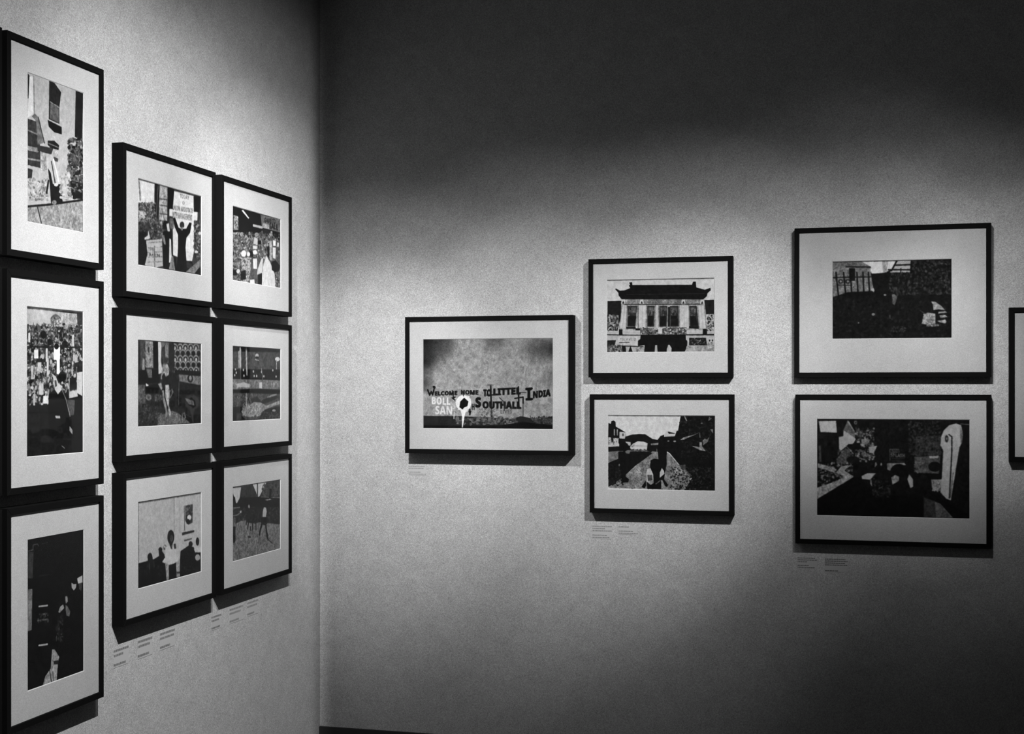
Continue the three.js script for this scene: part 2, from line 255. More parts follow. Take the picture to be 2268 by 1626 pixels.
PR.c2r3 = sheet(6, ...SMALL, [[55, 230], [1040, 77], [62, 1575], [1052, 1305]], (p) => {
  p.bg(176); p.poly(170, 62, 240, 620, 150, 620, 1000, 62, 1160); p.line(70, 12, 58, 236, 1042, 84); p.line(90, 9, 62, 236, 72, 1180); p.line(130, 10, 622, 160, 628, 680); p.line(150, 6, 708, 190, 710, 700); p.line(140, 4, 1040, 100, 1048, 1000);
  p.poly(52, 795, 280, 915, 258, 915, 540, 850, 580, 800, 520); p.oval(110, 830, 350, 26, 40); p.oval(40, 850, 440, 40, 90); p.oval(205, 862, 465, 32, 42); p.oval(20, 845, 530, 30, 40); p.line(60, 10, 782, 290, 792, 660); p.specks(20, 800, 280, 910, 420, 14, 20, 130);
  p.poly(34, 748, 700, 945, 660, 942, 692, 752, 745); p.poly(60, 785, 815, 905, 785, 905, 805, 790, 838);
  p.poly(14, 62, 1180, 160, 1155, 320, 1110, 400, 1060, 480, 1070, 560, 1180, 720, 1150, 730, 990, 860, 900, 940, 930, 960, 1010, 1052, 1010, 1052, 1305, 62, 1575);
  p.oval(20, 248, 1080, 38, 62); p.poly(22, 215, 1080, 290, 1080, 300, 1250, 210, 1250); p.oval(18, 412, 965, 30, 36); p.poly(16, 385, 980, 430, 980, 480, 1050, 470, 1120, 400, 1140); p.oval(20, 888, 880, 32, 44); p.oval(24, 995, 840, 26, 64); p.poly(190, 940, 960, 1052, 930, 1052, 1000, 960, 1010); p.oval(160, 1000, 1090, 40, 50);
  p.oval(90, 482, 930, 26, 40); p.oval(180, 480, 920, 14, 20);
  p.specks(60, 80, 1200, 1040, 1380, 20, 8, 50); p.line(80, 8, 240, 1180, 245, 1280); p.line(70, 8, 310, 1150, 315, 1240);
  p.poly(192, 490, 930, 560, 900, 640, 930, 700, 1080, 690, 1150, 620, 1190, 540, 1210, 440, 1160, 490, 1080); p.oval(20, 575, 770, 54, 112); p.oval(60, 585, 790, 26, 54); p.poly(30, 545, 850, 605, 850, 600, 900, 560, 915); p.poly(40, 620, 880, 650, 870, 662, 950, 632, 955);
  p.poly(150, 485, 1160, 545, 1200, 552, 1440, 515, 1450); p.poly(150, 660, 1170, 722, 1120, 722, 1390, 670, 1400); p.poly(50, 670, 1310, 720, 1310, 722, 1340, 672, 1345); p.poly(14, 548, 1240, 650, 1180, 668, 1410, 552, 1440);
  p.poly(60, 560, 900, 600, 910, 600, 960, 575, 950);
}, 2);
PR.c3r1 = sheet(7, ...SMALL, [[75, 52], [937, 310], [65, 1365], [920, 1547]], (p) => {
  p.bg(72);
  p.poly(16, 75, 52, 937, 310, 930, 640, 600, 500, 430, 640, 160, 520, 70, 520);
  p.poly(205, 230, 130, 262, 122, 372, 270, 355, 285); p.poly(150, 90, 210, 175, 240, 175, 480, 90, 480); p.specks(14, 100, 230, 170, 470, 16, 30, 120);
  p.poly(95, 575, 210, 937, 310, 930, 545, 740, 490, 600, 450); p.text(20, 'GAME TO', [640, 270], [850, 300], [640, 355]); p.text(20, 'SALE', [735, 370], [890, 400], [735, 465]); p.line(165, 22, 445, 405, 600, 445); p.poly(150, 620, 370, 730, 400, 730, 480, 610, 450);
  p.poly(30, 620, 470, 745, 510, 740, 620, 620, 600); p.poly(18, 800, 530, 930, 550, 925, 690, 790, 640); p.poly(130, 755, 510, 790, 520, 790, 630, 755, 620);
  p.poly(160, 165, 540, 240, 520, 440, 650, 420, 700, 250, 620, 200, 720); p.specks(220, 70, 530, 430, 900, 26, 26, 170, 1.2);
  p.specks(120, 430, 560, 920, 1000, 24, 20, 160, 1.5);
  p.oval(130, 500, 570, 40, 36); p.poly(170, 450, 620, 520, 640, 515, 760, 440, 740); p.poly(190, 430, 770, 515, 780, 510, 830, 435, 830); p.oval(205, 465, 890, 40, 40); p.poly(16, 520, 680, 580, 690, 580, 750, 520, 745);
  p.poly(145, 730, 690, 780, 690, 780, 1050, 735, 1040); p.poly(215, 795, 680, 850, 690, 845, 790, 800, 785); p.poly(205, 790, 810, 845, 815, 840, 1020, 790, 1000); p.poly(190, 875, 720, 905, 730, 900, 800, 870, 800); p.poly(24, 690, 790, 735, 800, 725, 1000, 690, 960);
  p.specks(130, 68, 860, 260, 1380, 30, 20, 140); p.poly(14, 360, 850, 430, 880, 440, 980, 380, 960); p.poly(110, 80, 1070, 200, 1040, 200, 1090, 80, 1110); p.poly(14, 70, 1190, 150, 1180, 140, 1290, 70, 1280);
  p.oval(205, 265, 905, 46, 60); p.oval(195, 350, 920, 30, 40); p.poly(150, 230, 980, 380, 980, 390, 1180, 330, 1420, 210, 1400); p.specks(50, 220, 980, 390, 1400, 18, 40, 200, 1.8); p.oval(190, 165, 1215, 32, 40); p.poly(14, 210, 1220, 300, 1200, 300, 1360, 210, 1380);
  p.poly(200, 430, 1000, 500, 1000, 505, 1190, 435, 1180); p.poly(16, 515, 1300, 590, 1260, 590, 1480, 515, 1460); p.poly(205, 375, 1380, 450, 1370, 460, 1470, 375, 1450);
  p.poly(185, 510, 1200, 580, 1010, 610, 990, 620, 1100, 600, 1260, 500, 1290); p.poly(196, 670, 950, 740, 1080, 820, 1290, 832, 1530, 585, 1500, 590, 1260, 630, 1080); p.line(70, 7, 615, 1010, 600, 1250);
  p.poly(14, 760, 1080, 840, 1040, 920, 1150, 900, 1240, 830, 1260, 770, 1220); p.specks(50, 835, 1240, 920, 1540, 22, 30, 150, 1.6);
}, 2);
PR.c3r2 = sheet(8, ...SMALL, [[78, 68], [1040, 128], [68, 1562], [1030, 1510]], (p) => {
  p.bg(58); p.poly(12, 78, 68, 1040, 128, 1038, 185, 78, 170); p.specks(70, 90, 190, 1030, 520, 34, 44, 70);
  p.poly(130, 190, 170, 255, 120, 250, 500, 190, 500); p.line(165, 24, 232, 110, 238, 480); p.line(120, 9, 240, 480, 240, 760); p.line(150, 30, 355, 150, 362, 620); p.line(80, 14, 355, 90, 355, 150);
  p.oval(165, 570, 255, 34, 44); p.oval(28, 570, 290, 36, 20); p.line(150, 12, 530, 330, 605, 350); p.oval(195, 980, 325, 46, 44); p.line(150, 16, 960, 350, 958, 530);
  p.poly(12, 75, 525, 1036, 530, 1034, 745, 72, 715); for (const [x, y] of [[135, 530], [150, 595], [118, 645], [305, 655], [295, 540], [510, 660], [560, 660], [495, 570], [705, 665], [660, 580], [885, 545], [950, 670]]) p.oval(170, x, y, 14, 26); p.line(130, 12, 660, 520, 680, 720); p.line(130, 8, 240, 500, 240, 740); p.line(140, 26, 362, 540, 365, 630);
  p.poly(96, 72, 720, 1034, 745, 1032, 930, 70, 925); p.specks(60, 80, 750, 1020, 910, 26, 80, 130); p.poly(165, 150, 820, 300, 780, 420, 830, 420, 880, 160, 890); p.poly(180, 610, 790, 670, 780, 665, 910, 610, 900); p.oval(140, 905, 840, 20, 50); p.oval(150, 400, 850, 34, 40);
  p.poly(12, 70, 935, 520, 915, 1032, 930, 1030, 1020, 560, 1005, 70, 1000);
  p.poly(60, 70, 1005, 560, 1010, 1030, 1030, 1030, 1510, 68, 1562); p.specks(140, 80, 1020, 700, 1260, 26, 34, 100); p.line(120, 32, 352, 1030, 355, 1260); p.poly(30, 440, 1120, 560, 1060, 640, 1160, 760, 1100, 960, 1050, 1000, 1090, 760, 1200, 480, 1240); p.line(120, 18, 780, 1080, 960, 1025);
  p.poly(14, 70, 1280, 260, 1270, 250, 1450, 330, 1530, 68, 1562); p.poly(46, 150, 1400, 250, 1400, 250, 1540, 150, 1545);
  p.poly(128, 245, 1370, 330, 1270, 420, 1240, 500, 1180, 640, 1190, 760, 1250, 1020, 1150, 1020, 1220, 760, 1310, 600, 1420, 420, 1480, 300, 1450); p.poly(20, 425, 1270, 475, 1250, 470, 1320, 430, 1330); p.specks(50, 280, 1220, 640, 1460, 26, 100, 150);
  p.poly(26, 720, 1330, 1030, 1260, 1030, 1510, 600, 1530, 640, 1430); p.oval(130, 905, 1348, 38, 24); p.specks(50, 660, 1380, 1020, 1510, 24, 24, 80);
}, 2);
PR.c3r3 = sheet(9, ...SMALL, [[65, 240], [917, 105], [75, 1580], [915, 1340]], (p) => {
  p.bg(30); p.line(60, 12, 66, 245, 917, 112);
  p.poly(188, 70, 255, 220, 235, 195, 430, 160, 545, 125, 520, 70, 340); p.poly(44, 222, 232, 425, 185, 505, 370, 520, 420, 195, 440); p.poly(195, 428, 188, 676, 150, 548, 412, 520, 412); p.line(40, 20, 514, 175, 514, 400);
  p.poly(54, 680, 150, 917, 112, 915, 430, 570, 410); p.specks(80, 600, 180, 910, 400, 28, 30, 88); p.line(120, 7, 570, 420, 915, 430); p.poly(12, 730, 270, 770, 270, 760, 430, 720, 430);
  p.poly(11, 70, 400, 110, 420, 130, 560, 200, 430, 540, 420, 915, 440, 915, 640, 70, 620); p.poly(150, 640, 470, 740, 448, 775, 465, 690, 482);
  p.specks(140, 75, 600, 915, 860, 26, 12, 62); p.line(110, 9, 75, 620, 200, 605); p.poly(150, 195, 670, 230, 660, 225, 715, 195, 705); p.line(110, 9, 80, 760, 150, 745, 200, 710);
  p.poly(112, 75, 930, 220, 850, 330, 840, 600, 880, 915, 910, 915, 1340, 75, 1580); p.specks(260, 80, 940, 910, 1320, 16, 80, 135); p.specks(160, 90, 1200, 800, 1500, 16, 66, 125);
  p.poly(90, 80, 780, 125, 800, 120, 960, 75, 960); p.poly(12, 78, 960, 120, 950, 125, 1210, 100, 1260, 78, 1240);
  p.poly(24, 330, 600, 390, 590, 450, 640, 560, 620, 560, 860, 480, 900, 330, 880); p.oval(140, 362, 590, 16, 34); p.specks(30, 340, 640, 560, 860, 16, 24, 70);
  for (const [x, y, x2, y2] of [[360, 840, 340, 990], [430, 860, 425, 1010], [485, 860, 490, 1000], [320, 840, 318, 910]]) p.line(28, 18, x, y, x2, y2);
  p.line(30, 20, 390, 960, 395, 1020); p.oval(40, 370, 1140, 28, 20);
  p.oval(12, 660, 580, 34, 34); p.poly(175, 630, 600, 668, 610, 680, 680, 665, 780, 605, 780, 610, 680); p.poly(12, 570, 790, 680, 780, 690, 900, 640, 930, 580, 900);
  p.line(16, 28, 600, 890, 565, 1010, 552, 1090); p.line(16, 28, 660, 890, 675, 1020, 690, 1130); p.line(20, 20, 690, 1140, 700, 1180); p.line(34, 9, 700, 1180, 780, 1250);
}, 2);
PR.A = sheet(10, ...WIDE, [[125, 88], [2152, 62], [130, 1477], [2157, 1495]], (p) => {
  p.bg(138); p.specks(260, 130, 80, 2150, 1290, 60, 124, 152); p.specks(60, 1550, 80, 2150, 900, 20, 126, 160, 7);
  p.soft(8, 1, 130, 110, 520); p.soft(10, 0.9, 120, 420, 260); p.soft(20, 0.7, 130, 760, 200); p.soft(16, 0.9, 2160, 230, 240); p.soft(30, 0.6, 1220, 60, 260); p.soft(30, 0.6, 1900, 230, 280); p.soft(24, 0.5, 420, 80, 380); p.soft(40, 0.5, 2150, 700, 220); 
  p.poly(30, 130, 1285, 700, 1290, 1150, 1310, 1500, 1340, 1650, 1290, 1900, 1340, 2157, 1290, 2157, 1495, 130, 1477); p.specks(60, 600, 1310, 1600, 1420, 40, 40, 110); p.specks(60, 1800, 1300, 2150, 1420, 26, 24, 80); p.poly(10, 130, 1430, 700, 1440, 1300, 1440, 1700, 1380, 2157, 1440, 2157, 1495, 130, 1477);
  p.line(16, 24, 195, 880, 226, 960, 250, 905, 272, 955, 302, 830); p.line(16, 36, 290, 830, 300, 840);
  p.text(18, 'ELCOME', [300, 905], [660, 895], [300, 965], 10); p.text(20, 'HOME', [710, 880], [990, 885], [710, 945], 10); p.line(14, 16, 580, 890, 605, 1040); p.poly(14, 560, 1000, 630, 980, 620, 1050);
  p.text(10, 'TO', [1065, 875], [1190, 875], [1065, 975], 10); p.text(12, 'LITTEL', [1215, 860], [1650, 840], [1215, 960], 10); p.text(8, 'I', [1730, 850], [1830, 850], [1730, 1040]); p.line(8, 34, 1740, 862, 1825, 855); p.line(8, 34, 1745, 1025, 1830, 1020); p.text(12, 'NDIA', [1840, 905], [2120, 870], [1840, 1005], 10);
  p.text(205, 'BOLL', [250, 990], [550, 1000], [250, 1100], 3); p.text(200, 'SAN', [310, 1130], [590, 1140], [310, 1255], 2); p.specks(10, 585, 1010, 640, 1280, 18, 150, 205); p.line(190, 12, 610, 1230, 605, 1330);
  p.oval(215, 755, 1085, 122, 125); p.specks(30, 660, 980, 860, 1220, 28, 205, 220); p.poly(215, 700, 1160, 800, 1180, 770, 1300, 745, 1470, 730, 1470, 735, 1300); p.poly(8, 705, 1060, 765, 1000, 832, 1060, 815, 1135, 770, 1150, 740, 1185, 690, 1150);
  p.text(12, 'S', [940, 1000], [1030, 1000], [940, 1145], 10); p.text(14, 'OUTHALL', [1050, 1062], [1660, 1065], [1050, 1165], 10); p.text(16, 'H', [878, 1095], [935, 1095], [878, 1190]); p.text(84, 'LIVES', [1330, 1190], [1520, 1185], [1330, 1250]);
  p.line(14, 24, 1180, 820, 1195, 1290); p.line(60, 12, 1130, 800, 1220, 800); p.line(14, 20, 1120, 960, 1310, 950); p.line(14, 22, 1615, 830, 1625, 1150); p.line(14, 20, 1560, 1010, 1690, 990, 1690, 1090); p.line(30, 10, 1640, 915, 1740, 920); p.line(50, 14, 1320, 1000, 1380, 1060, 1400, 1200); p.line(40, 10, 1690, 1090, 1690, 1300); p.line(14, 22, 855, 1180, 855, 1270); p.poly(14, 830, 1210, 880, 1210, 858, 1280); p.line(20, 12, 740, 900, 755, 975); p.oval(20, 905, 940, 16, 20); p.specks(40, 980, 1170, 1300, 1290, 18, 70, 120);
}, 1, 26, 0.5);
PR.B = sheet(11, ...SMALL, [[118, 95], [2112, 48], [130, 1433], [2112, 1418]], (p) => {
  p.bg(186); p.line(70, 14, 110, 98, 2112, 52);
  p.poly(22, 130, 485, 390, 480, 380, 760, 320, 1040, 130, 1030); p.poly(22, 1930, 460, 2112, 455, 2112, 720, 1960, 730, 2000, 1040); p.specks(60, 135, 750, 330, 1030, 30, 20, 170, 1.3); p.specks(60, 1975, 740, 2110, 1030, 26, 20, 175, 1.2); p.line(90, 8, 1970, 725, 2110, 725);
  p.poly(150, 380, 440, 1930, 440, 1940, 560, 1980, 1030, 340, 1030, 400, 560);
  p.poly(13, 265, 260, 285, 250, 360, 290, 440, 285, 550, 240, 525, 195, 545, 180, 530, 140, 580, 130, 590, 185, 1700, 175, 1720, 120, 1770, 115, 1780, 225, 1940, 270, 2045, 230, 2050, 280, 1990, 330, 1975, 390, 1910, 450, 390, 450, 335, 380, 330, 330); p.line(46, 5, 480, 360, 1940, 340);
  p.poly(110, 390, 450, 1920, 450, 1920, 545, 390, 550); p.line(24, 14, 450, 548, 1880, 540); p.line(60, 6, 800, 510, 1500, 500); p.specks(60, 400, 460, 1900, 530, 22, 80, 150);
  for (const x of [420, 765, 1540, 1890]) { p.poly(180, x - 30, 450, x + 30, 450, x + 40, 540, x - 40, 540); p.poly(20, x, 480, x + 22, 530, x - 22, 530); }
  for (const [a, b, c2, d] of [[500, 680, 500, 650], [865, 1005, 870, 1000], [1090, 1240, 1090, 1230], [1290, 1450, 1295, 1460], [1650, 1790, 1660, 1830]]) { p.poly(40, a, 570, b, 570, d, 960, c2, 960); p.poly(80, a + 24, 600, b - 24, 600, b - 24, 700, a + 24, 690); p.specks(12, a + 20, 620, b - 20, 900, 26, 24, 100, 1.8); p.poly(18, a + 20, 760, b - 20, 760, d - 20, 940, c2 + 16, 940); }
  for (const [a, b, c2, d] of [[402, 492, 352, 478], [700, 850, 706, 845], [1018, 1076, 1018, 1074], [1465, 1640, 1476, 1650], [1810, 1930, 1845, 1968]]) { p.poly(176, a, 560, b, 560, d, 985, c2, 985); p.line(92, 9, a, 560, c2, 985); p.line(84, 9, b, 560, d, 985); p.line(146, 7, (a + b) / 2, 570, (c2 + d) / 2, 980); }
  p.line(60, 8, 690, 580, 700, 960); p.line(80, 8, 1240, 570, 1250, 960); p.poly(14, 1255, 590, 1290, 590, 1290, 960, 1255, 960);
  p.poly(14, 480, 965, 650, 965, 660, 1000, 480, 1000); p.poly(22, 650, 990, 740, 990, 740, 1030, 650, 1030); p.poly(20, 1650, 950, 1830, 950, 1830, 1000, 1650, 990);
  p.poly(60, 740, 990, 1600, 970, 1600, 1105, 740, 1105); p.specks(110, 750, 980, 1590, 1100, 26, 16, 165); p.poly(185, 1070, 980, 1150, 980, 1150, 1090, 1070, 1090); p.poly(150, 985, 980, 1060, 980, 1060, 1020, 985, 1020);
  p.poly(160, 130, 1045, 345, 1045, 340, 1090, 130, 1090); p.poly(160, 420, 1040, 740, 1050, 740, 1100, 410, 1090); p.poly(165, 1600, 1045, 2112, 1040, 2112, 1080, 1600, 1090); p.line(34, 20, 130, 1110, 740, 1120); p.line(34, 26, 1600, 1110, 2112, 1105); p.poly(14, 345, 1010, 410, 1010, 412, 1110, 345, 1110); p.poly(14, 1905, 1000, 1980, 1000, 1980, 1110, 1900, 1110);
  p.poly(160, 130, 1125, 2112, 1120, 2112, 1420, 130, 1433); p.poly(26, 130, 1215, 290, 1210, 270, 1330, 200, 1425, 130, 1430);
  p.poly(172, 335, 1150, 700, 1140, 690, 1305, 430, 1300, 430, 1255, 320, 1240); p.specks(50, 370, 1170, 660, 1230, 12, 100, 170, 1.6); p.line(40, 10, 350, 1255, 540, 1250); p.specks(50, 140, 1310, 420, 1425, 30, 30, 150, 1.5); p.line(24, 14, 330, 1315, 800, 1330);
  p.poly(16, 400, 1320, 470, 1320, 480, 1425, 410, 1425); p.poly(14, 525, 1425, 560, 1310, 600, 1425); p.specks(24, 660, 1340, 810, 1420, 20, 80, 160);
  p.poly(12, 750, 1110, 1585, 1105, 1590, 1200, 1615, 1220, 1610, 1330, 1570, 1420, 815, 1430, 825, 1300, 700, 1320, 700, 1220, 740, 1190); p.poly(160, 1015, 1300, 1055, 1300, 1065, 1428, 1010, 1428); p.poly(165, 1245, 1345, 1260, 1295, 1285, 1295, 1325, 1360, 1320, 1428, 1230, 1428, 1235, 1360); p.line(150, 8, 812, 1300, 800, 1425);
  p.poly(24, 1650, 1165, 1960, 1165, 1980, 1305, 1650, 1305); p.poly(165, 1770, 1200, 1800, 1240, 1790, 1200); p.poly(185, 1830, 1230, 1870, 1190, 1860, 1230); p.specks(24, 1660, 1180, 1960, 1300, 18, 10, 120); p.oval(20, 2030, 1215, 14, 20); p.oval(20, 2082, 1215, 14, 20); p.specks(20, 2000, 1240, 2110, 1350, 18, 80, 150); p.poly(140, 1600, 1320, 2112, 1310, 2112, 1420, 1580, 1424);
}, 1);
PR.C = sheet(12, ...SMALL, [[138, 92], [2128, 98], [145, 1460], [2125, 1500]], (p) => {
  p.bg(198); p.line(90, 12, 138, 96, 1500, 102);
  p.poly(16, 145, 235, 190, 250, 200, 200, 240, 185, 275, 210, 280, 300, 460, 405, 470, 530, 440, 620, 140, 640); p.poly(180, 350, 395, 460, 410, 465, 530, 350, 520); p.poly(70, 400, 430, 430, 430, 430, 480, 400, 480); for (const x of [255, 310]) p.poly(150, x - 10, 350, x + 12, 350, x + 12, 470, x - 10, 465);
  p.poly(180, 145, 500, 190, 500, 200, 590, 340, 610, 340, 670, 145, 670); p.poly(185, 240, 515, 335, 520, 330, 650, 240, 640); p.specks(16, 150, 510, 330, 660, 16, 40, 170);
  p.poly(18, 460, 490, 580, 450, 720, 440, 830, 445, 960, 530, 1060, 550, 1110, 480, 1180, 450, 1180, 800, 440, 760, 440, 580); p.poly(170, 460, 580, 560, 590, 560, 660, 500, 650);
  p.poly(192, 545, 680, 600, 620, 690, 575, 790, 580, 875, 610, 860, 740, 560, 725); p.poly(64, 480, 745, 860, 742, 950, 790, 760, 860, 520, 800); p.specks(40, 560, 725, 860, 790, 16, 40, 150); p.line(120, 6, 600, 660, 860, 665); p.poly(150, 560, 680, 610, 625, 640, 640, 600, 690); p.poly(120, 930, 620, 1080, 600, 1080, 640, 940, 650);
  p.poly(100, 145, 780, 400, 740, 340, 940, 145, 970); p.poly(16, 145, 680, 340, 670, 460, 740, 300, 760, 145, 775);
  p.poly(118, 150, 1440, 500, 1180, 960, 760, 1270, 800, 1480, 1050, 1700, 1240, 1560, 1490); p.specks(260, 300, 950, 1500, 1470, 22, 84, 150); p.specks(60, 480, 1000, 760, 1250, 20, 120, 165);
  p.poly(16, 145, 980, 340, 900, 420, 760, 900, 770, 960, 800, 640, 1040, 470, 1200, 360, 1290, 150, 1430); p.specks(60, 150, 1010, 420, 1400, 26, 10, 40); p.poly(90, 450, 740, 560, 740, 540, 810, 470, 800);
  p.poly(12, 350, 600, 400, 570, 500, 620, 540, 700, 470, 760, 340, 760); p.poly(12, 330, 770, 460, 760, 480, 1000, 470, 1240, 530, 1280, 520, 1340, 400, 1350, 370, 1100, 330, 900); p.oval(100, 350, 1020, 12, 26);
  p.poly(13, 1490, 98, 2128, 98, 2125, 1500, 1560, 1490, 1700, 1260, 1480, 1030, 1290, 800, 1230, 760, 1100, 700, 1110, 500, 1190, 490, 1380, 480, 1420, 370, 1440, 380); p.poly(185, 1185, 420, 1360, 430, 1360, 480, 1190, 480); p.poly(18, 1245, 395, 1275, 395, 1400, 430, 1270, 435); p.oval(110, 1260, 570, 20, 12); p.oval(140, 1380, 575, 26, 16);
  p.specks(150, 1480, 120, 2110, 900, 34, 8, 34); p.specks(120, 1300, 1050, 2100, 1480, 26, 12, 52);
  p.poly(135, 1480, 550, 1540, 500, 1740, 450, 1870, 390, 1760, 450, 1640, 500, 1560, 540); p.line(110, 14, 1845, 420, 1850, 500); p.poly(100, 1900, 560, 1940, 520, 1980, 540, 2030, 480, 2000, 580, 1910, 650); p.poly(130, 1690, 660, 1840, 680, 1840, 590, 1885, 590, 1890, 670, 1960, 760, 1850, 740); p.poly(110, 2040, 350, 2090, 345, 2095, 430); p.line(120, 20, 1565, 110, 1600, 185); p.line(100, 16, 2030, 120, 2015, 180, 2060, 140); p.line(50, 8, 1900, 680, 2080, 830); p.oval(80, 1880, 235, 22, 14);
  p.poly(60, 1450, 1020, 1580, 1010, 1580, 1090, 1700, 1240, 1560, 1120); p.line(100, 8, 1540, 1090, 1690, 1220);
  p.poly(12, 1090, 540, 1220, 530, 1240, 700, 1225, 890, 1230, 1000, 1200, 1150, 1160, 1420, 1000, 1470, 980, 1250, 920, 1050, 930, 930, 1000, 900, 1075, 910, 1060, 700); p.line(100, 12, 1045, 720, 1050, 800);
  p.poly(185, 850, 1160, 870, 1090, 930, 1080, 980, 1200, 980, 1330, 860, 1330); p.poly(180, 1100, 1160, 1140, 1075, 1180, 1130, 1190, 1180, 1100, 1260); p.poly(70, 870, 1200, 960, 1200, 970, 1300, 880, 1320); p.oval(140, 940, 1345, 50, 40); p.poly(12, 860, 1330, 930, 1390, 1000, 1350, 1120, 1300, 1125, 1470, 870, 1465); p.line(90, 18, 1030, 1370, 1110, 1310); p.poly(12, 760, 1430, 840, 1310, 850, 1400, 820, 1450); p.poly(14, 1130, 1270, 1180, 1280, 1255, 1390, 1240, 1430, 1200, 1410); p.poly(150, 1125, 1300, 1150, 1300, 1200, 1420, 1130, 1460);
}, 1);
PR.D = sheet(13, ...SMALL, [[100, 152], [2092, 108], [112, 1440], [2107, 1420]], (p) => {
  p.bg(17); p.specks(200, 110, 700, 2100, 1420, 40, 8, 32);
  p.poly(110, 102, 160, 590, 150, 740, 240, 740, 340, 800, 650, 360, 660, 110, 740); p.specks(120, 110, 180, 740, 640, 28, 84, 140);
  p.line(26, 22, 330, 235, 745, 240); p.poly(18, 375, 260, 480, 260, 480, 470, 385, 470);
  p.poly(205, 590, 150, 1180, 140, 1120, 270, 950, 340, 760, 350, 735, 300, 745, 235); p.poly(150, 930, 145, 1030, 145, 1010, 330, 950, 330);
  p.poly(160, 1180, 140, 1410, 130, 1400, 330, 1060, 330, 1120, 270); p.line(14, 26, 1175, 140, 1090, 300); p.line(14, 24, 1160, 208, 1430, 200); p.line(18, 24, 1040, 285, 1390, 285); p.line(18, 16, 1245, 260, 1245, 330);
  for (const [x, x2] of [[158, 205], [285, 330], [400, 430], [510, 535], [612, 632], [705, 728]]) p.line(12, 24, x, 330, x2, 740); p.line(18, 18, 110, 415, 740, 405); p.line(20, 14, 200, 540, 430, 545); for (const x of [235, 355]) { p.oval(26, x, 480, 40, 40); p.oval(120, x + 6, 480, 20, 20); }
  p.poly(12, 360, 660, 780, 640, 800, 720, 360, 740); p.poly(160, 740, 610, 790, 590, 808, 630, 795, 660); p.line(80, 14, 840, 570, 960, 530); p.line(60, 14, 950, 600, 920, 650);
  p.poly(16, 800, 350, 1000, 330, 1420, 330, 1420, 140, 2092, 110, 2095, 800, 820, 800); p.specks(160, 1450, 130, 2090, 700, 34, 10, 64); p.specks(60, 1060, 340, 1440, 700, 26, 14, 60, 2);
  p.poly(80, 1100, 690, 1140, 690, 1190, 740, 1150, 880, 1110, 850); p.oval(120, 985, 705, 22, 16); p.oval(120, 790, 1030, 28, 22); p.oval(150, 545, 1175, 12, 10); p.oval(60, 1070, 1070, 10, 36); p.specks(30, 1080, 1230, 1340, 1330, 18, 24, 70); p.line(40, 6, 720, 1228, 800, 1222);
  p.poly(140, 1760, 815, 1830, 820, 1930, 890, 1990, 960, 1880, 945, 1800, 960, 1790, 870); p.poly(135, 1880, 990, 2000, 975, 2030, 1000, 1880, 1020); p.poly(140, 1900, 1045, 2000, 1040, 2035, 1075, 1920, 1090); p.poly(140, 1860, 1140, 2000, 1115, 2020, 1150, 2000, 1185, 1900, 1160);
  p.poly(140, 1640, 1040, 1700, 1000, 1830, 1020, 1835, 1180, 1700, 1200, 1605, 1190); p.specks(60, 1620, 1030, 1820, 1190, 20, 90, 175); p.specks(30, 1690, 1190, 1900, 1230, 18, 60, 140); p.line(80, 8, 1570, 960, 1660, 1020, 1700, 1020);
}, 2);
